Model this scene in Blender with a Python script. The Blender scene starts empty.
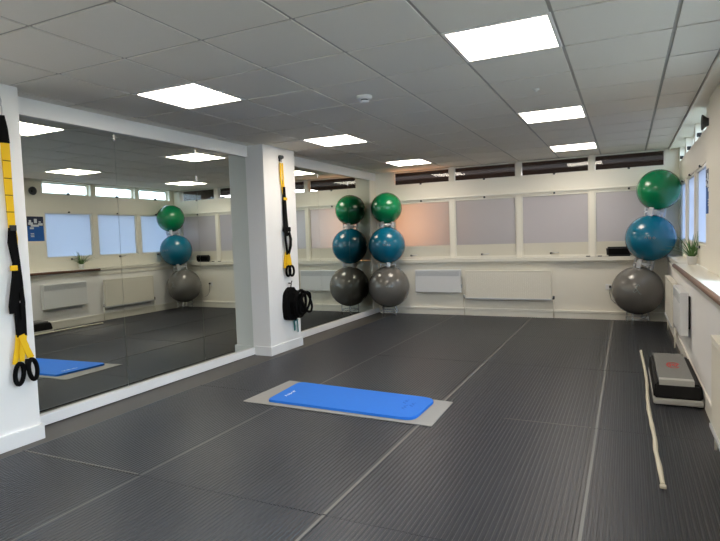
import bpy, bmesh, math, random
from mathutils import Vector, Matrix
random.seed(7)
S = bpy.context.scene
C = S.collection
PI = math.pi

# ---------------------------------------------------------------- helpers
def lin(c):
    return tuple(((v/255)/12.92 if v/255 <= .04045 else ((v/255+.055)/1.055)**2.4) for v in c) + (1,)

def mat(name, rgb, rough=.6, spec=.5, metal=0, noise=0, nscale=20, bump=0, coat=0, **kw):
    m = bpy.data.materials.new(name); m.use_nodes = True
    nt = m.node_tree; b = nt.nodes['Principled BSDF']
    col = lin(rgb)
    b.inputs['Base Color'].default_value = col
    b.inputs['Roughness'].default_value = rough
    b.inputs['Specular IOR Level'].default_value = spec
    b.inputs['Metallic'].default_value = metal
    b.inputs['Coat Weight'].default_value = coat
    for k, v in kw.items(): b.inputs[k.replace('_', ' ')].default_value = v
    if noise or bump:
        tc = nt.nodes.new('ShaderNodeTexCoord'); n = nt.nodes.new('ShaderNodeTexNoise')
        n.inputs['Scale'].default_value = nscale; n.inputs['Detail'].default_value = 5
        nt.links.new(tc.outputs['Object'], n.inputs['Vector'])
        if noise:
            mx = nt.nodes.new('ShaderNodeMix'); mx.data_type = 'RGBA'
            mx.inputs[6].default_value = tuple(c*(1-noise) for c in col[:3])+(1,)
            mx.inputs[7].default_value = tuple(min(1, c*(1+noise)) for c in col[:3])+(1,)
            nt.links.new(n.outputs['Fac'], mx.inputs[0]); nt.links.new(mx.outputs[2], b.inputs['Base Color'])
        if bump:
            bp = nt.nodes.new('ShaderNodeBump'); bp.inputs['Strength'].default_value = bump
            bp.inputs['Distance'].default_value = .01
            nt.links.new(n.outputs['Fac'], bp.inputs['Height']); nt.links.new(bp.outputs['Normal'], b.inputs['Normal'])
    return m

def emat(name, rgb, strength):
    m = bpy.data.materials.new(name); m.use_nodes = True
    nt = m.node_tree; nt.nodes.clear()
    e = nt.nodes.new('ShaderNodeEmission'); o = nt.nodes.new('ShaderNodeOutputMaterial')
    e.inputs[0].default_value = lin(rgb); e.inputs[1].default_value = strength
    nt.links.new(e.outputs[0], o.inputs[0]); return m

def mixmat(name, build):
    m = bpy.data.materials.new(name); m.use_nodes = True
    nt = m.node_tree; nt.nodes.clear(); o = nt.nodes.new('ShaderNodeOutputMaterial')
    nt.links.new(build(nt), o.inputs[0]); return m

def n_(nt, t, **kw):
    n = nt.nodes.new('ShaderNode'+t)
    for k, v in kw.items(): n.inputs[k].default_value = v
    return n

def clear_glass(nt, tint=(1, 1, 1, 1)):
    t = n_(nt, 'BsdfTransparent', Color=tint); g = n_(nt, 'BsdfGlossy', Roughness=.02)
    f = n_(nt, 'Fresnel', IOR=1.5); m = n_(nt, 'MixShader')
    ge = n_(nt, 'NewGeometry'); inv = n_(nt, 'Math'); inv.operation = 'SUBTRACT'; inv.inputs[0].default_value = 1
    mu = n_(nt, 'Math'); mu.operation = 'MULTIPLY'              # reflect on the entry face only
    nt.links.new(ge.outputs['Backfacing'], inv.inputs[1]); nt.links.new(inv.outputs[0], mu.inputs[0]); nt.links.new(f.outputs[0], mu.inputs[1])
    nt.links.new(mu.outputs[0], m.inputs[0]); nt.links.new(t.outputs[0], m.inputs[1]); nt.links.new(g.outputs[0], m.inputs[2])
    return m.outputs[0]

def frosted(nt, col, trans, gloss=.12, rough=.3, tcol=(.85, .85, .85, 1)):
    d = n_(nt, 'BsdfDiffuse', Color=col); t = n_(nt, 'BsdfTranslucent', Color=(.85, .85, .85, 1))
    m = n_(nt, 'MixShader', Fac=trans); g = n_(nt, 'BsdfGlossy', Roughness=rough); m2 = n_(nt, 'MixShader', Fac=gloss); t.inputs[0].default_value = tcol
    nt.links.new(d.outputs[0], m.inputs[1]); nt.links.new(t.outputs[0], m.inputs[2])
    nt.links.new(m.outputs[0], m2.inputs[1]); nt.links.new(g.outputs[0], m2.inputs[2])
    return m2.outputs[0]

def plastic_clear(nt, op=.6):
    t = n_(nt, 'BsdfTransparent', Color=(.95, .97, 1, 1)); d = n_(nt, 'BsdfDiffuse', Color=(.9, .92, .95, 1))
    tr = n_(nt, 'BsdfTranslucent', Color=(.9, .92, .95, 1)); g = n_(nt, 'BsdfGlossy', Roughness=.1)
    a = n_(nt, 'MixShader', Fac=.5); b = n_(nt, 'MixShader', Fac=op); c = n_(nt, 'MixShader', Fac=.12)
    nt.links.new(d.outputs[0], a.inputs[1]); nt.links.new(tr.outputs[0], a.inputs[2])
    nt.links.new(t.outputs[0], b.inputs[1]); nt.links.new(a.outputs[0], b.inputs[2])
    nt.links.new(b.outputs[0], c.inputs[1]); nt.links.new(g.outputs[0], c.inputs[2])
    return c.outputs[0]

M = dict(
    wall=mat('cream_wall_paint', (238, 234, 222), .7, .3, noise=.015, nscale=6),
    wallw=mat('white_wall_paint', (240, 239, 238), .7, .3, noise=.012, nscale=6),
    frame=mat('white_gloss_paint', (230, 227, 216), .35, .5),
    framed=mat('painted_panel', (214, 210, 196), .5, .4),
    skirt=mat('skirting_paint', (232, 229, 219), .4, .5),
    trimw=mat('white_trim_paint', (236, 236, 236), .4, .5),
    tile=mat('mineral_ceiling_tile', (232, 228, 221), .9, .1, noise=.012, nscale=60),
    bar=mat('ceiling_bar_metal', (168, 165, 160), .45, .4),
    vinyl=mat('dark_vinyl', (78, 74, 70), .5, .4, noise=.1, nscale=8),
    rubber=mat('black_rubber', (34, 37, 45), .38, .65, noise=.08, nscale=9),
    selv=mat('dusty_and_lit_rubber_edge', (124, 122, 119), .6, .4, noise=.08, nscale=12),  # mat selvedge colour, also used to paint light on rib ends
    black=mat('black_plastic', (22, 22, 24), .45, .5),
    web=mat('black_webbing', (8, 8, 9), .85, .12),
    cloth=mat('black_padding', (10, 10, 11), .9, .12),
    yellow=mat('yellow_webbing', (236, 190, 28), .7, .3),
    seam=mat('dark_stitch', (90, 66, 10), .8, .3),
    silver=mat('silver_metal', (190, 190, 192), .3, .5, metal=.9),
    teal=mat('teal_band', (20, 110, 112), .6, .4),
    greymat=mat('grey_foam', (158, 156, 152), .8, .2, noise=.03, nscale=40),
    blue=mat('blue_foam', (42, 120, 222), .65, .3, noise=.03, nscale=30),
    bluedk=mat('blue_emboss', (30, 98, 196), .7, .3),
    white=mat('lettering', (235, 238, 242), .6, .3),
    gball=mat('green_vinyl', (0, 122, 74), .25, .5, coat=.3),
    bball=mat('blue_vinyl', (0, 106, 138), .25, .5, coat=.3),
    yball=mat('grey_vinyl', (108, 106, 102), .25, .5, coat=.3),
    mark=mat('ball_print', (112, 128, 134), .5, .3),
    steptop=mat('grey_step_top', (122, 122, 120), .6, .4, bump=.15, nscale=300),
    stepedge=mat('light_grey_step', (176, 176, 172), .5, .4),
    stepblk=mat('black_step_body', (10, 10, 11), .6, .25),
    red=mat('red_print', (196, 62, 58), .6, .3),
    cord=mat('cream_webbing', (214, 208, 190), .8, .2, noise=.05, nscale=60),
    wood=mat('brown_wood', (112, 76, 56), .4, .5, noise=.15, nscale=15),
    rad=mat('radiator_enamel', (232, 228, 216), .4, .5),
    heater=mat('heater_enamel', (226, 228, 230), .4, .5),
    grille=mat('heater_grille', (188, 192, 196), .5, .4),
    leaf=mat('leaf_green', (84, 122, 66), .5, .4, noise=.25, nscale=8),
    soil=mat('soil', (60, 44, 32), .9, .1),
    dark=mat('dark_corridor', (58, 46, 38), .8, .2),
    duct=mat('corridor_duct', (66, 56, 50), .6, .3),
    posterdk=mat('poster_navy', (30, 42, 72), .5, .4, noise=.3, nscale=30),
    posterbl=mat('poster_blue', (24, 92, 172), .5, .4, noise=.1, nscale=12),
    posterwh=mat('poster_white', (214, 220, 228), .5, .4),
    lamp=emat('lamp_diffuser', (255, 243, 226), 12.5),
    warm=emat('warm_lamp', (255, 170, 110), 9.0),
    grey=mat('dark_grey_plastic', (70, 72, 74), .6, .4),
)
M['mirror'] = mixmat('mirror_glass', lambda nt: n_(nt, 'BsdfGlossy', Color=(.72, .76, .72, 1), Roughness=0.0).outputs[0])
M['glass'] = mixmat('clear_glass', clear_glass)
M['frost'] = mixmat('frosted_window_glass', lambda nt: frosted(nt, (.55, .58, .6, 1), .7, .06, .3, (.58, .60, .69, 1)))
M['film'] = mixmat('grey_frosted_film', lambda nt: frosted(nt, (.42, .40, .41, 1), .4, .12, .25))
M['clearp'] = mixmat('clear_plastic', plastic_clear)
M['clearp2'] = mixmat('very_clear_plastic', lambda nt: plastic_clear(nt, .2))

class MB:
    """collects shapes into one mesh with several material slots"""
    def __init__(s): s.bm = bmesh.new(); s.mats = []
    def _mi(s, m):
        if m not in s.mats: s.mats.append(m)
        return s.mats.index(m)
    def _faces(s, verts, m, smooth=False):
        i = s._mi(m); fs = set()
        for v in verts:
            for f in v.link_faces: fs.add(f)
        for f in fs: f.material_index = i; f.smooth = smooth
    def box(s, x0, x1, y0, y1, z0, z1, m, bev=0, mtx=None, seg=2):
        r = bmesh.ops.create_cube(s.bm, size=1)['verts']
        for v in r:
            v.co = Vector(((x0+x1)/2+v.co.x*(x1-x0), (y0+y1)/2+v.co.y*(y1-y0), (z0+z1)/2+v.co.z*(z1-z0)))
        if bev:
            es = list({e for v in r for e in v.link_edges})
            g = bmesh.ops.bevel(s.bm, geom=es, offset=bev, segments=seg, profile=.5, affect='EDGES')
            r = g['verts']
        r = list({v for v in r if v.is_valid})
        if mtx: bmesh.ops.transform(s.bm, matrix=mtx, verts=r)
        s._faces(r, m); return r
    def lathe(s, prof, m, n=32, mtx=None, smooth=True, closed=True):
        rings = []
        for (r, z) in prof:
            if r < 1e-6: rings.append([s.bm.verts.new((0, 0, z))])
            else: rings.append([s.bm.verts.new((r*math.cos(2*PI*k/n), r*math.sin(2*PI*k/n), z)) for k in range(n)])
        mi = s._mi(m)
        for a, b in zip(rings, rings[1:]):
            for k in range(n):
                k2 = (k+1) % n
                if len(a) == 1 and len(b) == 1: continue
                if len(a) == 1: vs = (a[0], b[k2], b[k])
                elif len(b) == 1: vs = (a[k], a[k2], b[0])
                else: vs = (a[k], a[k2], b[k2], b[k])
                f = s.bm.faces.new(vs); f.material_index = mi; f.smooth = smooth
        vs = [v for r in rings for v in r]
        if mtx: bmesh.ops.transform(s.bm, matrix=mtx, verts=vs)
        return vs
    def tube(s, pts, rad, m, n=8, closed=False, flat=1.0):
        pts = [Vector(p) for p in pts]; L = len(pts); rings = []
        rr = rad if isinstance(rad, (list, tuple)) else [rad]*L
        ref = None
        for i, p in enumerate(pts):
            a = pts[(i-1) % L] if (closed or i > 0) else p
            b = pts[(i+1) % L] if (closed or i < L-1) else p
            t = (b-a).normalized()
            if ref is None: ref = Vector((0, 0, 1)) if abs(t.z) < .9 else Vector((1, 0, 0))
            if (ref - t*ref.dot(t)).length < .05: ref = Vector((0, 1, 0)) if abs(t.y) < .7 else Vector((1, 0, 0))
            u = (ref - t*ref.dot(t)).normalized(); w = t.cross(u); ref = u
            rings.append([s.bm.verts.new(p + (u*math.cos(2*PI*k/n)*flat + w*math.sin(2*PI*k/n))*rr[i]) for k in range(n)])
        mi = s._mi(m)
        rng = range(L if closed else L-1)
        for i in rng:
            a, b = rings[i], rings[(i+1) % L]
            for k in range(n):
                f = s.bm.faces.new((a[k], a[(k+1) % n], b[(k+1) % n], b[k])); f.material_index = mi; f.smooth = True
        if not closed:
            for r in (rings[0][::-1], rings[-1]):
                f = s.bm.faces.new(r); f.material_index = mi
    def prism(s, poly, z0, z1, m, smooth=False):
        """poly: ccw list of (x,y)"""
        a = [s.bm.verts.new((x, y, z0)) for x, y in poly]; b = [s.bm.verts.new((x, y, z1)) for x, y in poly]
        mi = s._mi(m); n = len(poly)
        fs = [s.bm.faces.new(a[::-1]), s.bm.faces.new(b)] + [s.bm.faces.new((a[i], a[(i+1) % n], b[(i+1) % n], b[i])) for i in range(n)]
        for f in fs: f.material_index = mi
        return a+b
    def quad(s, ps, m):
        f = s.bm.faces.new([s.bm.verts.new(p) for p in ps]); f.material_index = s._mi(m)
    def ribbon(s, pts, widths, m, axis=(0, 1, 0), th=.004):
        """strap: a flat band along pts, width along axis, with thickness"""
        ax = Vector(axis).normalized(); rings = []
        L = len(pts)
        for i, p in enumerate(pts):
            p = Vector(p); a = Vector(pts[max(0, i-1)]); b = Vector(pts[min(L-1, i+1)])
            t = (b-a).normalized(); w = (ax - t*ax.dot(t)).normalized(); nn = t.cross(w)
            h = widths[i]/2 if isinstance(widths, (list, tuple)) else widths/2
            rings.append([s.bm.verts.new(p+w*h*sx+nn*th/2*sn) for sx, sn in ((-1, -1), (1, -1), (1, 1), (-1, 1))])
        mi = s._mi(m)
        for a, b in zip(rings, rings[1:]):
            for k in range(4):
                f = s.bm.faces.new((a[k], a[(k+1) % 4], b[(k+1) % 4], b[k])); f.material_index = mi
        for r in (rings[0][::-1], rings[-1]):
            f = s.bm.faces.new(r); f.material_index = mi
    def build(s, name, parent=None, kind=None, mtx=None):
        bmesh.ops.recalc_face_normals(s.bm, faces=s.bm.faces[:])
        me = bpy.data.meshes.new(name); s.bm.to_mesh(me); s.bm.free()
        for m in s.mats: me.materials.append(m)
        o = bpy.data.objects.new(name, me); C.objects.link(o)
        if parent:
            o.parent = parent
            o.matrix_parent_inverse = Matrix.Translation(-Vector(parent.location)) if not getattr(s, 'local', False) else Matrix.Identity(4)
        if kind: o['kind'] = kind
        return o

def tag(o, label=None, cat=None, group=None, kind=None):
    if label: o['label'] = label
    if cat: o['category'] = cat
    if group: o['group'] = group
    if kind: o['kind'] = kind
    return o
def thing(name, label, cat, loc=(0, 0, 0), group=None):
    o = bpy.data.objects.new(name, None); o.empty_display_size = .05; C.objects.link(o); o.location = loc
    return tag(o, label, cat, group)
def sroot(name, loc):
    o = bpy.data.objects.new(name, None); C.objects.link(o); o.location = loc; o['kind'] = 'structure'; return o
def copy_tree(o, loc, label=None, parent=None):
    c = o.copy(); C.objects.link(c); c.location = loc
    if label: c['label'] = label
    for ch in list(o.children):
        d = ch.copy(); C.objects.link(d); d.parent = c; d.matrix_parent_inverse = ch.matrix_parent_inverse.copy()
        for g in list(ch.children):
            e = g.copy(); C.objects.link(e); e.parent = d; e.matrix_parent_inverse = g.matrix_parent_inverse.copy()
    return c

# ---------------------------------------------------------------- key measures (metres)
H = 2.514
YB = 7.33          # back wall
XL = -3.155        # mirror plane
XR = 1.49          # right wall below the ledge
XU = 1.63          # right wall above the ledge
XC = -2.903        # pillar faces
YF = -4.4          # wall behind the camera

# ---------------------------------------------------------------- shell
b = MB(); b.box(-3.5, 1.9, YF, YB+.15, -.03, -.010, M['vinyl']); b.build('floor', kind='structure')

# ceiling: tegular tiles standing slightly proud of their carrier bars
lights = [(0, 2), (0, 6), (0, 10), (-4, 2), (-4, 6), (-4, 10), (0, -2), (-4, -2), (0, -6), (-4, -6)]
b = MB()
b.box(-3.5, 1.52, YF, YB+.1, H, H+.02, M['bar'])
for i in range(-6, 3):
    for j in range(-8, 13):
        if (i, j) in lights: continue
        x0, x1, y0, y1 = i*.6, i*.6+.6, j*.6, j*.6+.6
        if x0 > 1.19: x1 = 1.5
        x0 = max(x0, -3.2); y1 = min(y1, YB+.012)
        if x1-x0 < .05 or y1-y0 < .05: continue
        g = .011
        b.box(x0+g, x1-g, y0+g, y1-g, H-.007, H+.001, M['tile'])
b.build('ceiling', kind='structure')
b = MB(); b.box(1.505, 1.75, YF, YB+.1, H-.018, H+.02, M['wall']); b.box(1.5, 1.525, YF, YB, H-.028, H, M['frame']); b.build('trim_1', kind='structure')

# left wall behind mirrors, frames
b = MB(); b.box(-3.3, XL-.012, YF, YB+.15, 0, H, M['wallw']); b.build('wall_left', kind='structure')
b = MB()
b.box(XL-.012, -3.125, .648, 3.565, 2.375, H-.008, M['trimw']); b.box(XL-.012, -3.125, 4.25, YB, 2.375, H-.008, M['trimw'])
b.build('trim_2', kind='structure')
b = MB()
b.box(XL-.012, -3.125, .648, 3.565, 0, .085, M['trimw'], .003); b.box(XL-.012, -3.125, 4.25, YB, 0, .085, M['trimw'], .003)
b.build('baseboard_left', kind='structure')
b = MB(); b.box(XL-.012, -3.135, 7.10, YB, .085, 2.375, M['wall']); b.build('trim_3', kind='structure')
# pillars
for k, (y0, y1) in enumerate(((-.10, .648), (3.565, 4.25))):
    b = MB(); b.box(-3.16, XC, y0, y1, 0, H-.008, M['wallw'])
    o = b.build('pillar', kind='structure')
    b = MB(); b.box(-3.124, XC+.02, y0-.02, y1+.02, -.01, .1, M['trimw'], .003); b.build('baseboard_%d' % (k+1), kind='structure')
    # keep the skirting clear of the pillar core
b = MB(); b.box(-3.3, XC, YF, -.10, 0, H-.008, M['wallw']); b.build('wall_left_near', kind='structure')

# mirrors
def mirror(y0, y1, label):
    r = thing('wall_mirror', label, 'mirror', (XL, (y0+y1)/2, .085), 'wall mirrors')
    b = MB(); b.box(XL-.005, XL, y0+.0015, y1-.0015, .086, 2.374, M['mirror']); b.build('mirror_glass', r)
    return r
L1 = [(.65, 1.67, 'tall frameless wall mirror beside the nearest pillar, reflecting the poster and blue mat'),
      (1.67, 2.70, 'tall frameless wall mirror in the middle of the three mirrors between the two pillars'),
      (2.70, 3.563, 'tall frameless wall mirror reflecting the black speaker, against the pillar with the black bundle')]
L2 = [(4.252, 5.28, 'far wall mirror just behind the pillar with the black bundle'),
      (5.28, 6.26, 'far wall mirror between seam lines, reflecting the left half of the ball stack'),
      (6.26, 7.098, 'last wall mirror, beside the corner ball stack')]
for y0, y1, l in L1+L2: mirror(y0, y1, l)
clip = None
for y, z, w in ((1.67, 2.33, 'nearest mirror seam, high up'), (2.70, 2.33, 'second mirror seam, high up'), (2.70, 2.05, 'second mirror seam, below the top clip'),
                (5.28, 2.30, 'first seam of the far mirrors'), (6.26, 2.25, 'last mirror seam by the ball stack')):
    b = MB(); b.box(XL, XL+.006, y-.008, y+.008, z-.03, z+.03, M['silver'], .002)
    tag(b.build('mirror_clip'), 'small bright metal clip on the ' + w, 'clip', 'mirror clips')

# ---------------------------------------------------------------- back wall
XP = [(-3.17, -2.79), (-1.758, -1.687), (-.655, -.582), (.437, .508), (1.455, 1.66)]     # posts
b = MB()
b.box(-3.3, 1.7, YB, YB+.12, 0, .945, M['wall'])
b.box(-3.17, 1.66, YB, YB+.12, 1.965, 2.262, M['wall'])
b.build('wall_back', kind='structure')
b = MB()
for k, (x0, x1) in enumerate(XP):
    for z0, z1 in ((.963, 1.965), (2.262, H-.008)):
        b.box(x0, x1, YB-(.0 if k in (1, 2, 3) else 0), YB+.12, z0, z1, M['wall'])
b.build('trim_4', kind='structure')
b = MB()
b.box(-2.77, 1.48, YB-.075, YB-.001, .900, .962, M['frame'], .004)
b.box(-2.77, 1.48, YB-.03, YB-.001, .865, .900, M['frame'], .003)
b.build('trim_5', kind='structure')           # window ledge of the back wall
b = MB(); b.box(-2.77, 1.44, YB-.022, YB-.001, 1.985, 2.01, M['frame'], .003); b.build('trim_6', kind='structure')
b = MB()
b.box(-3.10, XR-.0, YB-.022, YB-.001, -.01, .105, M['skirt'], .003); b.box(-3.10, XR-.0, YB-.032, YB-.001, .085, .125, M['skirt'], .005)
b.build('baseboard_back', kind='structure')

def handle(x, y, z, parent, ax='y', s=1):
    b = MB()
    if ax == 'y':
        b.box(x-.018, x+.018, y-.012, y, z-.014, z+.014, M['black'], .003)
        b.tube([(x, y-.015, z), (x+.05*s, y-.025, z+.004), (x+.12*s, y-.025, z+.008)], .007, M['silver'])
    else:
        b.box(x-.012, x, y-.018, y+.018, z-.014, z+.014, M['black'], .003)
        b.tube([(x-.015, y, z), (x-.025, y+.05*s, z+.004), (x-.025, y+.12*s, z+.008)], .007, M['silver'])
    b.build('window_handle', parent)
gaps = [(-2.79, -1.758), (-1.687, -.655), (-.582, .437), (.508, 1.455)]
n = 0
for (x0, x1) in gaps:
    n += 1; r = sroot('window_%d' % n, ((x0+x1)/2, YB, 1.0))
    b = MB(); fw = .022; ya, yb = YB+.012, YB+.055
    for q in ((x0, x0+fw, .963, 1.965), (x1-fw, x1, .963, 1.965)): b.box(q[0], q[1], ya, yb, q[2], q[3], M['frame'], .002)
    b.box(x0+fw, x1-fw, ya, yb, .963, 1.0, M['frame']); b.box(x0+fw, x1-fw, ya, yb, 1.935, 1.965, M['frame'])
    b.build('window_frame', r)
    b = MB(); b.box(x0+fw, x1-fw, ya+.014, yb-.012, 1.0, 1.19, M['framed']); b.build('lower_panel', r)
    b = MB(); b.box(x0+fw, x1-fw, ya+.018, yb-.018, 1.19, 1.935, M['film']); b.build('frosted_pane', r)
    xm = x0+.62*(x1-x0)-.08
    if x0 < .5: handle(xm-.1 if x0 > -2.7 else xm-.25, YB+.012, 1.025, r)
    # top stay
    b = MB(); b.box((x0+x1)/2-.014, (x0+x1)/2+.014, YB-.012, YB+.012, 1.955, 1.985, M['grey'], .003); b.build('window_catch', r)
    n += 1; r = sroot('window_%d' % n, ((x0+x1)/2, YB, 2.27))
    b = MB()
    for q in ((x0, x0+.016, 2.262, H-.01), (x1-.016, x1, 2.262, H-.01)): b.box(q[0], q[1], ya, yb, q[2], q[3], M['frame'])
    b.box(x0+.016, x1-.016, ya, yb, 2.262, 2.279, M['frame']); b.box(x0+.016, x1-.016, ya, yb, H-.03, H-.01, M['frame'])
    b.build('window_frame', r)
    b = MB(); b.box(x0+.016, x1-.016, ya+.02, ya+.024, 2.279, H-.03, M['glass']); b.build('glass_pane', r)
    b = MB(); b.box((x0+x1)/2-.016, (x0+x1)/2+.016, YB-.014, YB+.012, 2.255, 2.28, M['grey'], .003); b.build('window_catch', r)

# corridor on the other side of the back windows
b = MB()
b.box(-3.6, 1.76, 9.6, 9.7, 0, 2.9, M['dark']); b.box(-3.7, -3.6, YB+.15, 9.7, 0, 2.9, M['dark']); b.box(1.76, 1.84, YB+.15, 9.7, 0, 2.9, M['dark'])
b.box(-3.7, 1.84, YB+.15, 9.7, 2.9, 3.0, M['dark']); b.box(-3.7, 1.84, YB+.15, 9.7, -.1, -.0, M['dark'])
b.build('wall_corridor', kind='structure')
b = MB(); b.box(-3.55, 1.7, 8.1, 8.35, 2.66, 2.80, M['duct'], .01); b.box(-3.55, 1.7, 8.7, 8.8, 2.5, 2.58, M['duct'], .01); b.build('trim_7', kind='structure')
def lampdata(name, loc, rot, size, sy, power, col):
    l = bpy.data.lights.new(name, 'AREA'); l.shape = 'RECTANGLE'; l.size = size; l.size_y = sy; l.energy = power; l.color = col
    o = bpy.data.objects.new(name, l); C.objects.link(o); o.location = loc; o.rotation_euler = rot; return o
lampdata('corridor_warm_lamp', (-2.6, 8.3, 1.55), (-PI/2, 0, 0), .9, .9, 19, (1, .45, .2)).data.spread = 1.9
lampdata('added_pane_lamp', (.2, 8.8, 2.45), (0, 0, 0), 2.4, .5, 75, (1, .9, .95))  # unseen lamp, added to brighten the frosted panes from behind

# ---------------------------------------------------------------- right wall
b = MB(); b.box(XR, XR+.35, YF, YB+.1, 0, .925, M['wallw']); b.build('wall_right', kind='structure')
YW = [(4.31, 5.25), (5.36, 6.28), (6.38, 7.21)]
b = MB()
b.box(XU, XU+.12, YF, -3.9, .97, H-.018, M['wall']); b.box(XU, XU+.12, 2.9, 4.31, .97, H-.018, M['wall'])
b.box(XU, XU+.12, -3.9, 2.9, 2.38, H-.018, M['wall']); b.box(XU, XU+.12, -3.9, 2.9, .97, 1.02, M['wall'])
for k in range(1, 6): b.box(XU, XU+.12, -3.9+k*6.8/6-.05, -3.9+k*6.8/6+.05, 1.02, 2.38, M['wall'])
b.box(XU, XU+.12, 4.31, YB+.1, 1.985, 2.295, M['wall'])
b.box(XU, XU+.12, 4.31, YB+.1, .97, 1.185, M['wall'])
for y0, y1 in ((5.25, 5.36), (6.28, 6.38), (7.21, YB+.1)):
    b.box(XU, XU+.12, y0, y1, 1.185, 1.985, M['wall']); b.box(XU, XU+.12, y0, y1, 2.295, H-.018, M['wall'])
b.build('wall_right_upper', kind='structure')
b = MB(); b.box(XU-.02, XU-.001, 3.0, 3.94, .975, H-.018, M['wall']); b.build('pillar', kind='structure')
b = MB()
b.box(1.465, XU, 5.2, YB-.001, .925, .975, M['frame'], .004)
b.box(1.43, XU, YF+.01, 5.2, .925, .97, M['frame'], .004)
b.build('trim_8', kind='structure')          # window ledge of the right wall
b = MB(); b.box(1.475, XR-.001, YF, YB-.08, .84, .90, M['skirt'], .003); b.build('trim_9', kind='structure')
b = MB()
b.box(XR-.014, XR-.001, YF, YB-.035, -.01, .105, M['skirt'], .003); b.box(XR-.018, XR-.001, YF, YB-.035, .085, .125, M['skirt'], .005)
b.build('baseboard_right', kind='structure')
for (y0, y1) in YW:
    n += 1; r = sroot('window_%d' % n, (XU, (y0+y1)/2, 1.2))
    b = MB(); fw = .025; xa, xb = XU+.012, XU+.06
    for q in ((y0, y0+fw), (y1-fw, y1)): b.box(xa, xb, q[0], q[1], 1.185, 1.985, M['frame'], .002)
    b.box(xa, xb, y0+fw, y1-fw, 1.185, 1.21, M['frame']); b.box(xa, xb, y0+fw, y1-fw, 1.96, 1.985, M['frame'])
    b.build('window_frame', r)
    b = MB(); b.box(xa+.02, xa+.026, y0+fw, y1-fw, 1.21, 1.96, M['frost']); b.build('frosted_pane', r)
    b = MB(); b.box(XU-.014, XU+.012, (y0+y1)/2-.016, (y0+y1)/2+.016, 1.975, 2.0, M['grey'], .003); b.build('window_catch', r)
    handle(XU, (y0+y1)/2, 1.16, r, 'x')
    n += 1; r = sroot('window_%d' % n, (XU, (y0+y1)/2, 2.3))
    b = MB(); xa, xb = XU+.07, XU+.11
    for q in ((y0, y0+fw), (y1-fw, y1)): b.box(xa, xb, q[0], q[1], 2.295, H-.02, M['frame'], .002)
    b.box(xa, xb, y0+fw, y1-fw, 2.295, 2.315, M['frame']); b.box(xa, xb, y0+fw, y1-fw, H-.04, H-.02, M['frame'])
    b.build('window_frame', r)
    b = MB(); b.box(xa+.02, xa+.024, y0+fw, y1-fw, 2.315, H-.04, M['glass']); b.build('glass_pane', r)
    b = MB(); b.box(XU-.03, XU+.012, (y0+y1)/2-.018, (y0+y1)/2+.018, 2.285, 2.325, M['black'], .004); b.build('window_catch', r)
for k in range(6):
    y0, y1 = -3.9+k*6.8/6+.05*(k > 0), -3.9+(k+1)*6.8/6-.05*(k < 5)
    n += 1; r = sroot('window_%d' % n, (XU, (y0+y1)/2, 1.02))
    b = MB()
    for q in ((y0, y0+.03), (y1-.03, y1)): b.box(xa, xb, q[0], q[1], 1.02, 2.38, M['frame'], .002)
    b.box(xa, xb, y0+.03, y1-.03, 1.02, 1.05, M['frame']); b.box(xa, xb, y0+.03, y1-.03, 2.35, 2.38, M['frame'])
    b.build('window_frame', r)
    b = MB(); b.box(xa+.02, xa+.024, y0+.03, y1-.03, 1.05, 2.35, M['glass']); b.build('glass_pane', r)
# wall behind the camera
b = MB(); b.box(-3.3, 1.8, YF-.12, YF, 0, H, M['wall']); b.build('wall_front', kind='structure')

# ---------------------------------------------------------------- ceiling lights
where = {(0, 2): 'nearest one, above the grey and blue mats, on the window side', (0, 6): 'middle one of the window-side row',
         (0, 10): 'farthest one of the window-side row, next to the back windows', (-4, 2): 'nearest one of the mirror-side row',
         (-4, 6): 'middle one of the mirror-side row, near the far straps', (-4, 10): 'farthest one of the mirror-side row, above the corner ball stack'}
proto = None
for (i, j) in lights:
    cx, cy = i*.6+.3, j*.6+.3
    if proto is None:
        r = thing('ceiling_light', '', 'ceiling light', (cx, cy, H), 'square ceiling light panels')
        b = MB()
        for q in ((-.297, -.275, -.297, .297), (.275, .297, -.297, .297), (-.275, .275, -.297, -.275), (-.275, .275, .275, .297)):
            b.box(cx+q[0], cx+q[1], cy+q[2], cy+q[3], H-.010, H-.0005, M['trimw'], .002)
        b.build('frame', r)
        b = MB(); b.box(cx-.275, cx+.275, cy-.275, cy+.275, H-.007, H-.001, M['lamp']); b.build('diffuser', r)
        proto = r
    else:
        r = copy_tree(proto, (cx, cy, H))
    r['label'] = 'glowing square ceiling light, ' + where[(i, j)] if (i, j) in where else 'square ceiling light panel behind the viewpoint'

# smoke detector and sprinkler sensor
r = thing('smoke_detector', 'round white smoke detector with a dark slotted nose on the ceiling', 'smoke detector', (-.945, 2.21, H-.007))
T = Matrix.Translation((-.945, 2.21, 0))
b = MB(); b.lathe([(0, H-.007), (.062, H-.008), (.064, H-.02), (.056, H-.034), (.045, H-.036), (0, H-.036)], M['trimw'], mtx=T); b.build('base', r)
b = MB(); b.lathe([(.03, H-.036), (.03, H-.050), (0, H-.050)], M['grey'], mtx=T); b.build('sensor_slots', r)
b = MB(); b.lathe([(.036, H-.048), (.036, H-.056), (.02, H-.062), (0, H-.062)], M['trimw'], mtx=T); b.build('nose', r)
b = MB(); b.lathe([(0, H-.007), (.028, H-.008), (.026, H-.016), (.012, H-.018), (.012, H-.03), (0, H-.032)], M['trimw'], mtx=Matrix.Translation((.304, 2.765, 0)), n=20)
tag(b.build('ceiling_sensor'), 'tiny white round sensor on the ceiling between two light panels', 'sensor')

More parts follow.
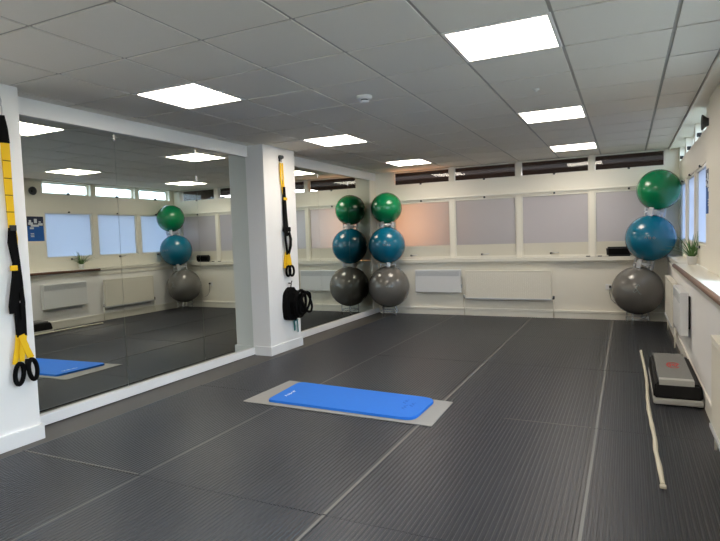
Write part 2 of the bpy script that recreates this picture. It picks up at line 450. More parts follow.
# ---------------------------------------------------------------- rubber mats
xs = [-2.78, -1.685, -.432, .742, 1.456]; ys = [-3.1, -1.34, .425, 2.19, 3.945, 5.60, 7.29]
colname = ['mirror column', 'column second from mirrors', 'column second from windows', 'window column']
rowname = ['row out of frame', 'nearest row', 'second nearest row', 'middle row', 'second farthest row', 'row against back wall']
jit = {(0, 1): .012, (0, 2): .014, (0, 3): -.006}
def gym_mat(w, l, name):
    p = .0262; th = .012
    b = MB(); bm = b.bm; mi = b._mi(M['rubber'])
    prof = [(0, -.0095)]; x = .026; prof += [(0, -.0003), (x-.002, -.0003)]
    while x + p < w-.004:
        prof += [(x, -.004), (x+.0075, -.004), (x+.0115, 0), (x+p-.0035, 0)]
        x += p
    prof += [(x, -.004), (w, -.004), (w, -.0095)]
    y0, y1 = 0, l
    A = [bm.verts.new((px, y0, z)) for px, z in prof]; B = [bm.verts.new((px, y1, z)) for px, z in prof]
    for i in range(len(prof)-1):
        bm.faces.new((A[i], A[i+1], B[i+1], B[i])).material_index = mi
    bm.faces.new((A[-1], A[0], B[0], B[-1])).material_index = mi
    bm.faces.new(A[::-1]); bm.faces.new(B)
    return b
for ci in range(4):
    for ri in range(6):
        if ri == 0: 
            continue
        w = xs[ci+1]-xs[ci]-.003; l = ys[ri+1]-ys[ri]-.004
        b = gym_mat(w, l, '')
        b.local = True
        o = b.build('rubber_gym_mat')
        dz = random.uniform(0, .0015)
        o.location = (xs[ci]+.001, ys[ri]+.002, dz)
        a = random.uniform(-.0015, .0015)
        if (ci, ri) == (0, 2): a = .006; o.location.x -= 0
        o.rotation_euler = (0, 0, a)
        tag(o, 'black ribbed rubber mat, %s, %s' % (colname[ci], rowname[ri]), 'floor mat', 'ribbed rubber floor mats')
        if ci > 0:
            e = MB(); e.local = True; e.box(.003, .010 if ci == 1 else .018, .003, l-.003, -.0002, .0009, M['selv'])
            s = e.build('edge_strip', o); s['label'] = 'smooth dusty grey edge strip'
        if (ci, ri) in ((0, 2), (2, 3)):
            e = MB(); e.local = True; e.box(.03 if ci == 0 else .55, w-.02, .0, .009, -.005, .0009, M['selv'])  # pale strip painting the light that the rib ends catch at the seam
            s = e.build('lit_rib_ends', o); s['label'] = 'pale strip painted as light on the rib ends'

# ---------------------------------------------------------------- exercise mats on the floor
def rounded(poly, rs, seg=6):
    out = []; n = len(poly)
    for i, p in enumerate(poly):
        p = Vector(p); a = Vector(poly[i-1]); c = Vector(poly[(i+1) % n]); r = rs[i]
        u = (a-p).normalized()*r; v = (c-p).normalized()*r
        for k in range(seg+1):
            t = k/seg; out.append(tuple((p+u)*(1-t)**2 + p*2*t*(1-t) + (p+v)*t*t))
    return out
b = MB(); b.prism(rounded([(-2.03, 1.875), (-.32, 1.825), (-.337, 2.435), (-2.015, 2.59)], [.01]*4), .0025, .0075, M['greymat'])
tag(b.build('yoga_mat'), 'thin pale grey yoga mat lying under the thicker blue mat', 'exercise mat')
r = thing('exercise_mat', 'thick bright blue exercise mat lying on top of the grey mat', 'exercise mat', (-1.15, 2.15, .008))
b = MB(); P = rounded([(-1.81, 1.925), (-.475, 1.875), (-.475, 2.42), (-1.855, 2.515)], [.04, .10, .10, .06])
vs = b.prism(P, .009, .029, M['blue'])
es = [e for e in b.bm.edges if all(v.co.z > .02 for v in e.verts) and len(e.link_faces) == 2]
bmesh.ops.bevel(b.bm, geom=es, offset=.005, segments=2, affect='EDGES')
b.build('mat_foam', r)
def strokes(b, o, u, v, lines, wd, m, th=.0008):
    """flat lettering-like strokes on a plane: origin o, axes u, v; lines of (u,v) points"""
    o, u, v = Vector(o), Vector(u), Vector(v); nrm = u.normalized().cross(v.normalized()).normalized()
    for L in lines:
        pts = [o+u*p[0]+v*p[1] for p in L]
        b.tube(pts, wd/2, m, n=6, flat=1.0) if False else None
        for a, c in zip(pts, pts[1:]):
            t = (c-a).normalized(); s = nrm.cross(t)*wd/2
            q = [a-s-t*wd*.3, c-s+t*wd*.3, c+s+t*wd*.3, a+s-t*wd*.3]
            vsb = [b.bm.verts.new(p+nrm*.0002) for p in q]; vst = [b.bm.verts.new(p+nrm*(.0002+th)) for p in q]
            mi = b._mi(m)
            for f in ([vst[0], vst[1], vst[2], vst[3]], vsb[::-1]): b.bm.faces.new(f).material_index = mi
            for k in range(4):
                b.bm.faces.new((vsb[k], vsb[(k+1) % 4], vst[(k+1) % 4], vst[k])).material_index = mi
b = MB()
strokes(b, (-1.70, 2.06, .029), (0, .17, 0), (-.035, 0, 0), [[(0, .1), (.1, .9), (.2, .2)], [(.3, .2), (.3, .8)], [(.4, .8), (.4, .2), (.5, .2), (.5, .8)], [(.6, .5), (.7, .8), (.78, .4)], [(.85, .2), (.85, .9), (1, .9)]], .008, M['white'])
b.build('printed_logo', r)
b = MB()
for k, (x, y) in enumerate(((-.62, 2.06), (-.66, 2.2), (-.58, 2.14))):
    strokes(b, (x, y, .029), (0, .10, 0), (-.04, 0, 0), [[(0, 0), (.25, .8), (.5, .1), (.75, .8), (1, .2)]], .006, M['bluedk'])
b.build('embossed_logo', r)

# ---------------------------------------------------------------- step platform
r = thing('aerobic_step', 'black aerobic step with grey top and red logo against the window wall', 'aerobic step', (1.30, 3.45, .002))
b = MB()
b.box(1.13, 1.470, 2.90, 4.00, .006, .055, M['stepedge'], .012); b.build('base', r)
b = MB()
vs = b.box(1.131, 1.469, 2.905, 3.995, .052, .17, M['stepblk'])
for v in vs:
    if v.co.z > .1:
        v.co.x = 1.300+(v.co.x-1.300)*.93; v.co.y = 3.46+(v.co.y-3.46)*.96
bmesh.ops.bevel(b.bm, geom=b.bm.edges[:], offset=.014, segments=3, affect='EDGES')
b.build('body', r)
b = MB()
vs = b.box(1.170, 1.412, 2.985, 3.945, .168, .202, M['steptop'], .010)
b.build('top_deck', r)['label'] = 'grey non-slip top'
b = MB(); b.box(1.172, 1.410, 2.925, 2.995, .150, .200, M['stepedge'], .004); b.build('front_edge', r)['label'] = 'light grey front edge of the top'
b = MB()
c0 = Vector((1.30, 3.44, .2025))
ring = [(math.cos(t*PI/10), math.sin(t*PI/10)) for t in range(1, 19)]
strokes(b, c0, (.045, 0, 0), (0, .105, 0), [ring, [(-.5, -.4), (-.5, .5), (.1, .5), (.2, .2), (-.2, .1), (.3, -.4)], [(.5, -.3), (.6, .3)]], .014, M['red'])
b.build('printed_logo', r)['label'] = 'red printed logo'

# cream webbing strap on the floor
b = MB(); pts = [(1.088, 4.90), (1.095, 4.4), (1.104, 3.9), (1.103, 3.45), (1.094, 3.05), (1.092, 2.7), (1.100, 2.35), (1.108, 2.05), (1.103, 1.85), (1.112, 1.6), (1.114, 1.45), (1.116, 1.35)]
fine = []
for i in range(len(pts)-1):
    for k in range(4):
        t = k/4; fine.append((pts[i][0]*(1-t)+pts[i+1][0]*t, pts[i][1]*(1-t)+pts[i+1][1]*t))
fine.append(pts[-1])
b.tube([(x, y, .0175+.001*math.sin(y*9)) for x, y in fine], [.0135+.0015*math.sin(y*17) for x, y in fine], M['cord'], n=8)
b.box(1.100, 1.132, 1.325, 1.352, .005, .020, M['cord'], .003)
tag(b.build('fabric_strap'), 'long cream fabric strap lying along the floor beside the step', 'strap')

# ---------------------------------------------------------------- exercise balls
def ball(cx, cy, cz, R, m, name, label, mark, group, seam=True):
    r = thing(name, label, 'exercise ball', (cx, cy, cz-R), group)
    b = MB(); v = bmesh.ops.create_uvsphere(b.bm, u_segments=64, v_segments=40, radius=R)['verts']
    for w in v:                                                        # faint moulded rings near poles
        a = math.asin(max(-1, min(1, w.co.z/R)))
        w.co *= 1+.0012*math.sin(a*40)*(abs(a) < 1.2)*0
        w.co += Vector((cx, cy, cz))
    b._faces(v, m, True); b.build('ball_body', r)
    cam = Vector((.948, -1.91, 1.377))
    b = MB()
    d0 = Vector((mark[0]-cx, mark[1]-cy, mark[2]-cz)).normalized()
    u = Vector((0, 0, 1)).cross(d0).normalized(); w = d0.cross(u)
    sc = .8 if len(mark[3]) == 4 else .6
    for L in mark[3]:
        pts = []
        for (pu, pv) in L:
            d = (d0 + u*pu*sc/R + w*pv*sc/R).normalized(); pts.append(Vector((cx, cy, cz))+d*(R+.0003))
        b.tube(pts, .0035, M['mark'], n=5, flat=1)
    if m is not M['gball']: b.build('logo', r)
    # inflation plug
    b = MB(); d = Vector((-.5, .3, .6)).normalized()
    q = d.to_track_quat('Z', 'Y').to_matrix().to_4x4()
    b.lathe([(.018, -.002), (.018, .004), (.008, .006), (0, .006)], m, n=16, mtx=Matrix.Translation(Vector((cx, cy, cz))+d*(R-.001)) @ q)
    b.build('plug', r)
    return r
figure = [[(-.06, .0), (-.02, .04), (.0, .0), (.03, -.05), (.06, -.07)], [(-.02, .04), (.0, .08)], [(.0, .0), (-.05, -.04), (-.07, -.02)], [(-.03, .09), (.02, .10), (.04, .07)]]
swirl = [[(-.12, .0), (-.10, .03), (-.07, .0), (-.09, -.02)], [(-.03, .03), (-.03, -.02), (.0, -.02), (.01, .03)], [(.05, .0), (.08, .03), (.11, .0), (.08, -.025), (.05, .0)]]
cm = (.948, -1.91, 1.377)
G1, G2 = 'exercise balls stacked in the corner by the mirrors', 'exercise balls stacked in the corner by the windows'
SL = [(-2.772, 6.962, .505, .357, 'yball', 'grey exercise ball at the bottom of the stack beside the mirrors', swirl),
      (-2.795, 6.98, 1.223, .317, 'bball', 'blue exercise ball in the middle of the stack beside the mirrors', swirl),
      (-2.805, 7.03, 1.865, .27, 'gball', 'green exercise ball on top of the stack beside the mirrors', swirl)]
SR = [(1.085, 6.94, .485, .343, 'yball', 'large grey exercise ball low in the window corner with a small figure print', figure),
      (1.248, 6.93, 1.23, .325, 'bball', 'blue exercise ball in the middle of the leaning stack by the windows', swirl),
      (1.354, 6.93, 1.90, .281, 'gball', 'green exercise ball on top of the leaning stack by the windows', swirl)]
def stacker(p, q, ra, rb, label, base=False):
    """clear plastic ring between two balls (or floor and ball)"""
    p, q = Vector(p), Vector(q)
    rr = .125
    if base:
        rr = .15
        z0 = .0015; h = q.z-math.sqrt(rb*rb-rr*rr)-.004-z0; org = Vector((q.x, q.y, z0)); d = Vector((0, 0, 1))
    else:
        d = (q-p).normalized(); L = (q-p).length
        a0 = math.sqrt(ra*ra-rr*rr)+.004; a1 = L-math.sqrt(rb*rb-rr*rr)-.004
        org = p+d*a0; h = a1-a0
    r = thing('ball_stacker', label, 'ball stacker', org, 'clear plastic ball stackers')
    mt = Matrix.Translation(org) @ d.to_track_quat('Z', 'Y').to_matrix().to_4x4()
    b = MB(); mid = h*.5; w = .009
    b.lathe([(rr-.004, mid-.012), (rr+.006, mid-.012), (rr+.006, mid+.012), (rr-.004, mid+.012), (rr-.004, mid-.012)], M['clearp2' if base else 'clearp'], n=40, mtx=mt, smooth=False)
    b.build('ring', r)
    for k in range(4):
        a = PI/4+k*PI/2+.35
        b = MB(); m2 = mt @ Matrix.Rotation(a, 4, 'Z')
        b.box(rr-.010, rr+.010, -.014 if base else -.03, .014 if base else .03, .001, h-.001, M['clearp2' if base else 'clearp'], .004, mtx=m2)
        b.build('foot' if base else 'support_tab', r)
for nm, ST, c in (('L', SL, 'beside the mirrors'), ('R', SR, 'by the windows')):
    for k, (x, y, z, R, m, l, mk) in enumerate(ST):
        d = Vector(cm)-Vector((x, y, z)); d.normalize(); 
        tgt = Vector((x, y, z))+d*R + Vector((0, 0, .0))
        ball(x, y, z, R, M[m], 'exercise_ball', l, (tgt.x, tgt.y, tgt.z, mk), G1 if nm == 'L' else G2)
    stacker((0, 0, 0), ST[0][:3], 0, ST[0][3], 'clear plastic ring stand under the grey ball ' + c, True)
    stacker(ST[0][:3], ST[1][:3], ST[0][3], ST[1][3], 'clear plastic ring holding the blue ball on the grey ball ' + c)
    stacker(ST[1][:3], ST[2][:3], ST[1][3], ST[2][3], 'clear plastic ring holding the green ball on the blue ball ' + c)

# ---------------------------------------------------------------- heaters and radiators
def panel_heater(kind, a0, a1, z0, z1, label):
    """kind 'back' spans x a0..a1 on the back wall, 'right' spans y a0..a1 on the right wall"""
    if kind == 'back': W = lambda u, d, z: (u, YB-d, z)
    else: W = lambda u, d, z: (XR-d, u, z)
    def bx(b, u0, u1, d0, d1, zz0, zz1, m, bev=0):
        p, q = W(u0, d0, zz0), W(u1, d1, zz1)
        b.box(min(p[0], q[0]), max(p[0], q[0]), min(p[1], q[1]), max(p[1], q[1]), zz0, zz1, m, bev)
    r = thing('panel_heater', label, 'heater', W((a0+a1)/2, .04, z0), 'electric panel heaters')
    b = MB(); bx(b, a0, a1, .025, .095, z0, z1, M['heater'], .008); b.build('casing', r)
    b = MB()
    for k in range(7): bx(b, a0+.02, a1-.02, .093, .0985, z1-.025-k*.013, z1-.018-k*.013, M['grille'])
    b.build('grille', r)
    for u in (a0+.12, a1-.14): b = MB(); bx(b, u, u+.03, .001, .026, z0+.05, z1-.05, M['grey']); b.build('bracket', r)
    b = MB(); bx(b, a1-.001, a1+.012, .04, .075, z0+.08, z0+.14, M['grille'], .003); b.build('control_dial', r)
    return r
panel_heater('back', -2.39, -1.578, .385, .775, 'small white electric panel heater under the orange-tinted back window')
panel_heater('right', 4.04, 4.87, .35, .762, 'white electric panel heater on the window wall, beyond the step')

def radiator(kind, a0, a1, z0, z1, label, valve_hi=True):
    if kind == 'back': W = lambda u, d, z: (u, YB-d, z)
    else: W = lambda u, d, z: (XR-d, u, z)
    def bx(b, u0, u1, d0, d1, zz0, zz1, m, bev=0):
        p, q = W(u0, d0, zz0), W(u1, d1, zz1)
        b.box(min(p[0], q[0]), max(p[0], q[0]), min(p[1], q[1]), max(p[1], q[1]), zz0, zz1, m, bev)
    r = thing('radiator', label, 'radiator', W((a0+a1)/2, .05, z0), 'cream panel radiators')
    b = MB(); bx(b, a0, a1, .03, .085, z0, z1, M['rad'], .006)
    nr = int((a1-a0)/.034)
    for k in range(nr):
        u = a0+.02+k*(a1-a0-.04)/nr
        bx(b, u+.006, u+.026, .084, .0868, z0+.035, z1-.035, M['rad'], .0008)
    b.build('panel', r)
    b = MB(); bx(b, a0+.003, a1-.003, .028, .090, z1-.012, z1+.004, M['rad'], .002); b.build('top_grille', r)
    b = MB(); bx(b, a0+.003, a1-.003, .03, .095, z0-.004, z0+.02, M['grille'], .002); b.build('bottom_rail', r)
    for u in (a0+.2, a1-.2): b = MB(); bx(b, u, u+.03, .001, .03, z0+.06, z1-.06, M['grey']); b.build('bracket', r)
    for k, u in enumerate((a1+.03, a0-.03)):
        b = MB()
        p = W(u, .055, z0+.03)
        b.lathe([(0, -.02), (.014, -.02), (.016, 0), (.016, .03), (.0, .04)], M['grey' if k == 0 else 'silver'], n=16, mtx=Matrix.Translation(p))
        b.tube([W(u, .055, z0+.03), W(u-(.04 if k == 0 else -.04), .055, z0+.03)], .009, M['silver'])
        b.tube([W(u, .055, z0+.02), W(u, .055, .008)], .008, M['rad'])
        b.build('valve', r)
    return r
radiator('back', -1.50, -.125, .285, .752, 'long cream radiator on the back wall under the middle windows')
radiator('right', 5.26, 6.42, .235, .74, 'cream radiator on the window wall beside the grey ball')
radiator('right', .80, 1.98, .165, .72, 'cream radiator on the window wall at the photo\'s right edge, nearer than the step')

# wood nosing on the near part of the right ledge
b = MB(); b.tube([(1.425, y, .948) for y in (YF+.02, -1, 1, 3, 5.18)], .021, M['wood'], n=14); 
tag(b.build('wooden_rail'), 'brown wooden rail running along the front edge of the white window ledge', 'rail')

# ---------------------------------------------------------------- small things
# speaker on the back ledge
r = thing('portable_speaker', 'black rounded portable speaker on the back ledge behind the blue ball', 'speaker', (.845, 7.24, .963))
b = MB(); vs = b.box(.665, 1.03, 7.2555, 7.32, .963, 1.108, M['black'])
for v in vs:
    if v.co.z < 1.0: v.co.x = .85+(v.co.x-.85)*.93
bmesh.ops.bevel(b.bm, geom=b.bm.edges[:], offset=.022, segments=4, affect='EDGES'); b.build('casing', r)
b = MB(); b.box(.70, .99, 7.2535, 7.2565, .99, 1.08, M['web'], .001); b.build('grille', r)
for x, lb in ((.415, 'beside the third window post'), (.58, 'closer to the black speaker')):
    b = MB(); b.box(x-.03, x+.03, 7.265, 7.295, .9625, .978, M['grey'], .004)
    tag(b.build('window_stay'), 'small dark metal window stay on the back ledge, ' + lb, 'window stay', 'window stays on the back ledge')
# socket with plug and cable
r = thing('wall_socket', 'small white wall socket with a black plug beside the large grey ball', 'socket', (.70, YB, .50))
b = MB(); b.box(.655, .74, YB-.010, YB-.0005, .455, .54, M['trimw'], .003); b.build('socket_plate', r)
b = MB(); b.box(.705, .735, YB-.045, YB-.010, .485, .52, M['black'], .005); b.build('plug', r)
b = MB(); b.tube([(.72, YB-.04, .487), (.715, YB-.045, .40), (.735, YB-.04, .31), (.79, YB-.035, .25), (.86, YB-.035, .22)], .004, M['black']); b.build('cable', r)
# vent on the right wall
r = thing('wall_sounder', 'small round dark grey sounder high on the cream wall near the ceiling', 'wall sounder', (XU, 4.10, 2.32))
R = Matrix.Translation((XU-.0005, 4.10, 2.32)) @ Matrix.Rotation(-PI/2, 4, 'Y') @ Matrix.Scale(.78, 4)
b = MB(); b.lathe([(0, 0), (.04, 0), (.055, .03), (.085, .06), (.09, .075), (.078, .075), (.05, .045), (0, .04)], M['grey'], n=28, mtx=R); b.build('horn', r)
b = MB(); b.lathe([(0, .04), (.03, .045), (.025, .06), (0, .065)], M['black'], n=20, mtx=R); b.build('centre_cap', r)
# poster
r = thing('poster', 'small blue and white poster on the cream wall between the windows and the pillar', 'poster', (XU, 4.14, 1.49))
y0, y1, z0, z1 = 4.00, 4.285, 1.49, 1.90; xx = XU-.0015
b = MB(); b.box(XU-.004, XU-.0005, y0, y1, z0, z1, M['posterbl']); b.build('sheet', r)
b = MB(); b.box(XU-.0055, XU-.004, y0, y1, 1.74, z1, M['posterdk']); b.build('dark_header', r)
b = MB()
for (a, c, d, e) in ((4.02, 4.10, 1.76, 1.80), (4.06, 4.20, 1.73, 1.765), (4.12, 4.17, 1.79, 1.86), (4.19, 4.27, 1.75, 1.79), (4.03, 4.07, 1.80, 1.84), (4.20, 4.24, 1.80, 1.82), (4.04, 4.11, 1.69, 1.72)):
    b.box(XU-.007, XU-.0055, a, c, d, e, M['posterwh'])
for k in range(3): b.box(XU-.007, XU-.004, 4.05, 4.11, 1.56+k*.025, 1.572+k*.025, M['posterwh'])
b.build('lettering', r)
# plant
px, py, pz = 1.572, 4.92, .970
r = thing('potted_plant', 'small spiky-leaved green plant in a white pot on the window ledge', 'plant', (px, py, pz))
b = MB(); T = Matrix.Translation((px, py, pz))
b.lathe([(0, .0005), (.038, .0005), (.050, .08), (.054, .082), (.054, .090), (.047, .090), (.045, .078), (0, .078)], M['trimw'], n=28, mtx=T); b.build('pot', r)
b = MB(); b.lathe([(0, .085), (.043, .083), (.043, .079)], M['soil'], n=20, mtx=T); b.build('soil', r)
b = MB(); rnd = random.Random(3)
for k in range(26):
    a = k*2.399; L = rnd.uniform(.16, .32); tilt = rnd.uniform(.1, 1.15)
    dx, dy = math.cos(a), math.sin(a)
    pts = []; ws = []
    for s in range(7):
        t = s/6; out = L*(math.sin(tilt)*t+.25*t*t*tilt); up = L*(math.cos(tilt*.7)*t-.35*t*t*tilt)
        ox = px+dx*(.012+out)
        ox = min(ox, XU-.012)
        pts.append((ox, py+dy*(.012+out), pz+.078+up)); ws.append(.016*(1-t)**.7+.0015)
    b.ribbon(pts, ws, M['leaf'], axis=(-dy, dx, 0), th=.001)
b.build('leaves', r)

# ---------------------------------------------------------------- suspension trainers
def arc(cy, cz, ry, rz, x, n=28, tilt=0, dx=0):
    out = []
    for k in range(n):
        a = 2*PI*k/n; yy = ry*math.cos(a); zz = rz*math.sin(a)
        out.append((x+dx*math.sin(a), cy+yy*math.cos(tilt)-zz*math.sin(tilt), cz+yy*math.sin(tilt)+zz*math.cos(tilt)))
    return out
def anchor(b, y, z, m):
    b.box(XC+.0005, XC+.008, y-.025, y+.025, z-.035, z+.035, m, .004)
    b.tube(arc(y, z-.005, .018, .03, XC+.02), .004, m, n=6, closed=True)

r = thing('suspension_trainer', 'yellow and black suspension straps hanging on the nearest pillar, at the photo\'s left edge', 'suspension trainer', (XC, .52, .42), 'suspension trainers')
x = XC+.022
b = MB(); anchor(b, .497, 2.385, M['silver']); b.build('wall_anchor', r)
b = MB(); b.tube(arc(.503, 2.325, .012, .045, x), .004, M['silver'], n=6, closed=True); b.build('carabiner', r)
b = MB(); b.ribbon([(x, .505, 2.285), (x, .515, 2.20), (x, .520, 2.10)], [.045, .058, .064], M['web'], th=.012); b.build('anchor_strap', r)
b = MB(); b.ribbon([(x, .520, 2.10), (x, .523, 1.80), (x, .528, 1.505)], [.062, .055, .048], M['yellow'], th=.006)
for z in (1.98, 1.86, 1.745, 1.63): b.box(x+.001, x+.0045, .495, .549, z-.003, z+.003, M['seam'])
b.build('main_strap', r)['label'] = 'yellow upper strap'
b = MB(); b.ribbon([(x+.006, .545, 1.53), (x+.008, .552, 1.45), (x+.006, .548, 1.38)], .012, M['yellow'], th=.004)
b.box(x-.002, x+.016, .508, .552, 1.50, 1.54, M['black'], .004)
b.build('upper_buckle', r)
b = MB()
b.ribbon([(x+.004, .525, 1.52), (x+.006, .520, 1.42), (x+.004, .538, 1.28), (x+.004, .536, 1.15), (x+.004, .540, .95), (x+.004, .540, .76)], [.045, .06, .05, .07, .075, .070], M['web'], th=.016)
b.ribbon([(x+.014, .515, 1.48), (x+.016, .508, 1.40), (x+.014, .528, 1.30)], [.03, .045, .03], M['web'], th=.012)
b.ribbon([(x+.014, .525, 1.22), (x+.016, .508, 1.10), (x+.016, .488, .98), (x+.014, .486, .93)], [.04, .055, .055, .045], M['web'], th=.014)
b.ribbon([(x+.016, .55, 1.10), (x+.018, .555, 1.0), (x+.016, .552, .88)], [.03, .035, .03], M['web'], th=.008)
b.build('folded_webbing', r)['label'] = 'bunched black webbing'
b = MB(); vs = b.box(x+.010, x+.024, .485, .535, 1.225, 1.262, M['yellow'], .004, mtx=None); b.build('adjuster_tab', r)['label'] = 'yellow adjuster tab'
b = MB(); b.ribbon([(x+.016, .555, 1.01), (x+.022, .53, 1.006)], .012, M['silver'], axis=(0, 0, 1), th=.003); b.build('buckle_bar', r)
b = MB()
for pts in ([(x+.004, .520, .775), (x+.006, .505, .68), (x+.006, .478, .575)], [(x+.010, .535, .775), (x+.012, .560, .68), (x+.010, .600, .60)],
            [(x+.018, .548, .77), (x+.020, .530, .68), (x+.018, .520, .59)], [(x+.022, .525, .77), (x+.025, .552, .69), (x+.022, .575, .61)]):
    b.ribbon(pts, [.042, .044, .034], M['yellow'], th=.005)
b.build('handle_straps', r)['label'] = 'yellow strap ends spreading to the two handles'
for k, (cy, cz, tl) in enumerate(((.502, .505, -.12), (.590, .520, .10))):
    b = MB(); b.tube(arc(cy, cz, .030, .072, x+.012+k*.016, tilt=tl), .0155, M['web'], n=10, closed=True); b.build('foot_loop', r)
b = MB(); b.tube([(x+.02, .555, .600), (x+.02, .548, .52)], .012, M['web']); b.build('grip', r)

r = thing('suspension_trainer', 'yellow and black suspension straps hanging on the middle pillar above the black bundle', 'suspension trainer', (XC, 3.93, .93), 'suspension trainers')
y = 3.925
b = MB(); anchor(b, y-.01, 2.375, M['grey']); b.lathe([(0, 0), (.03, 0), (.02, .05), (0, .055)], M['grey'], n=16, mtx=Matrix.Translation((XC+.001, y-.01, 2.39)) @ Matrix.Rotation(PI/2, 4, 'Y')); b.build('wall_anchor', r)
b = MB(); b.tube(arc(y-.01, 2.325, .014, .035, x), .004, M['silver'], n=6, closed=True); b.build('carabiner', r)
b = MB()
b.ribbon([(x, y-.03, 2.32), (x, y-.03, 2.16), (x, y-.015, 2.03), (x, y+.005, 1.93)], [.03, .03, .022, .018], M['yellow'], th=.006)
b.ribbon([(x+.006, y+.005, 2.32), (x+.006, y+.008, 2.20), (x+.006, y+.012, 2.10), (x+.006, y+.02, 2.02)], [.03, .03, .026, .026], M['yellow'], th=.005)
b.build('main_strap', r)['label'] = 'yellow upper strap'
b = MB(); b.ribbon([(x-.004, y+.015, 2.12), (x-.002, y+.02, 1.98), (x, y+.022, 1.88)], [.012, .035, .04], M['web'], th=.006)
b.ribbon([(x+.003, y+.02, 2.03), (x+.004, y+.022, 1.7), (x+.004, y+.03, 1.55), (x+.004, y+.04, 1.42)], [.045, .075, .09, .06], M['web'], th=.016)
b.ribbon([(x+.012, y+.0, 1.55), (x+.014, y-.02, 1.50), (x+.012, y+.04, 1.44)], [.05, .07, .05], M['web'], th=.014)
b.box(x, x+.03, y+.0, y+.11, 1.475, 1.535, M['web'], .012)
b.ribbon([(x+.012, y+.0, 1.47), (x+.014, y-.005, 1.38), (x+.012, y+.015, 1.28), (x+.01, y+.03, 1.19)], [.035, .04, .04, .035], M['web'], th=.010)
b.ribbon([(x+.018, y+.08, 1.47), (x+.020, y+.105, 1.38), (x+.018, y+.10, 1.30), (x+.012, y+.06, 1.20)], [.04, .05, .05, .04], M['web'], th=.010)
b.build('folded_webbing', r)['label'] = 'bunched black webbing'
b = MB(); b.box(x+.012, x+.020, y-.01, y+.065, 1.865, 1.90, M['yellow'], .003); b.build('adjuster_tab', r)
b = MB()
for pts in ([(x, y+.03, 1.22), (x, y+.005, 1.12), (x, y-.01, 1.02)], [(x+.006, y+.06, 1.22), (x+.006, y+.08, 1.12), (x+.006, y+.095, 1.03)], [(x+.012, y+.045, 1.21), (x+.012, y+.04, 1.1), (x+.012, y+.045, 1.03)]):
    b.ribbon(pts, [.055, .075, .07], M['yellow'], th=.004)
b.build('handle_straps', r)['label'] = 'yellow strap ends above the handles'
for k, (cy, tl) in enumerate(((y+.035, -.15), (y+.075, .1))):
    b = MB(); b.tube(arc(cy, .985, .048, .062, x+.012+k*.026, tilt=tl), .014, M['web'], n=10, closed=True); b.build('foot_loop', r)

# ---------------------------------------------------------------- black bundle on the pillar
r = thing('padded_strap_bundle', 'black bundle of padded straps hanging low on the middle pillar', 'strap bundle', (XC, 3.95, .38))
b = MB()
P = rounded([(3.80, .41), (4.03, .375), (4.13, .47), (4.10, .66), (4.02, .80), (3.90, .815), (3.80, .74), (3.775, .56)], [.04, .05, .05, .06, .045, .045, .05, .06], 4)
vs = b.prism([(q[0], q[1]) for q in P], 0, .065, M['cloth'])
for v in b.bm.verts: v.co = Vector((XC+.001+v.co.z, v.co.x, v.co.y))
es = [e for e in b.bm.edges if all(v.co.x > XC+.05 for v in e.verts) and len(e.link_faces) == 2]
bmesh.ops.bevel(b.bm, geom=es, offset=.02, segments=3, affect='EDGES')
b.build('back_pad', r)
b = MB()
P = rounded([(3.87, .47), (4.05, .44), (4.10, .55), (4.04, .70), (3.92, .76), (3.85, .64)], [.035]*6, 4)
b.prism([(q[0], q[1]) for q in P], 0, .07, M['cloth'])
for v in b.bm.verts: v.co = Vector((XC+.064+v.co.z, v.co.x, v.co.y))
es = [e for e in b.bm.edges if all(v.co.x > XC+.12 for v in e.verts)]
bmesh.ops.bevel(b.bm, geom=es, offset=.025, segments=3, affect='EDGES')
b.build('front_pad', r)
for (cy, cz, ry, rz, xo, tl, dx, rad) in ((3.97, .60, .13, .17, .15, .2, .02, .018), (4.04, .60, .11, .14, .17, -.3, .03, .016), (4.10, .61, .10, .13, .16, .1, -.04, .015)):
    b = MB(); b.tube(arc(cy, cz, ry, rz, XC+xo, tilt=tl, dx=dx), rad, M['web'], n=10, closed=True, n_=0) if False else b.tube(arc(cy, cz, ry, rz, XC+xo, tilt=tl, dx=dx), rad, M['web'], n=10, closed=True)
    b.build('strap_loop', r)
b = MB(); b.tube([(XC+.01, 3.93, .86), (XC+.05, 3.93, .86), (XC+.06, 3.93, .89)], .007, M['grey']); b.tube([(XC+.05, 3.93, .865), (XC+.04, 3.93, .80)], .006, M['web']); b.build('hook', r)
r.location.y += .06; r.location.z -= .03
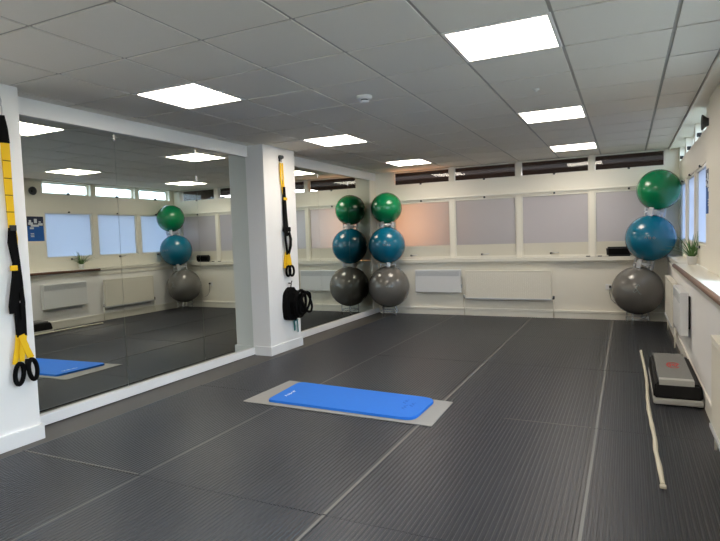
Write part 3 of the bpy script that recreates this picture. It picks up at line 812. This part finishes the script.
r = thing('resistance_band', 'teal resistance band dangling below the black bundle', 'resistance band', (XC, 4.03, .19))
b = MB()
b.ribbon([(XC+.018, 4.00, .372), (XC+.02, 4.005, .32), (XC+.02, 4.01, .245)], .03, M['teal'], th=.003)
b.ribbon([(XC+.018, 4.075, .368), (XC+.02, 4.08, .31), (XC+.02, 4.085, .215)], .022, M['teal'], th=.003)
b.ribbon([(XC+.018, 3.99, .366), (XC+.018, 4.09, .372)], .016, M['teal'], axis=(0, 0, 1), th=.003)
b.build('band', r)
r.location.y += .07; r.location.z -= .03

# ---------------------------------------------------------------- outside, world, camera
w = bpy.data.worlds.new('sky'); S.world = w; w.use_nodes = True
bg = w.node_tree.nodes['Background']; bg.inputs[0].default_value = (.64, .82, 1.0, 1); bg.inputs[1].default_value = 5.0
b = MB()
b.box(9, 9.5, -6, 24, -3, 2.6, M['framed'])
for k in range(14): b.box(8.95, 9.0, -4+k*2, -3+k*2, .4, 1.8, M['grey'])
b.build('background_building', kind='structure')
b = MB(); b.box(1.86, 40, -30, 45, -3.1, -3.0, M['vinyl']); b.build('ground_outside', kind='structure')

cd = bpy.data.cameras.new('camera'); cam = bpy.data.objects.new('camera', cd); C.objects.link(cam); S.camera = cam
cd.sensor_width = 36; cd.lens = 555.82/720*36; cd.clip_start = .05; cd.clip_end = 100
f = Vector((-.43268, .899563, -.059794)); rr = Vector((.901539, .431433, -.033047)); uu = rr.cross(f)
cam.matrix_world = Matrix(((rr.x, uu.x, -f.x, .948), (rr.y, uu.y, -f.y, -1.9098), (rr.z, uu.z, -f.z, 1.3774), (0, 0, 0, 1)))

vs = S.view_settings; S.display_settings.display_device = 'sRGB'
vs.view_transform = 'Standard'; vs.look = 'None'; vs.gamma = 1; vs.use_curve_mapping = False; vs.exposure = 0.6
S.cycles.use_denoising = True
S.cycles.max_bounces = 12; S.cycles.diffuse_bounces = 6; S.cycles.glossy_bounces = 6; S.cycles.transparent_max_bounces = 12
S.cycles.sample_clamp_indirect = 8
S.cycles.caustics_reflective = False; S.cycles.caustics_refractive = False
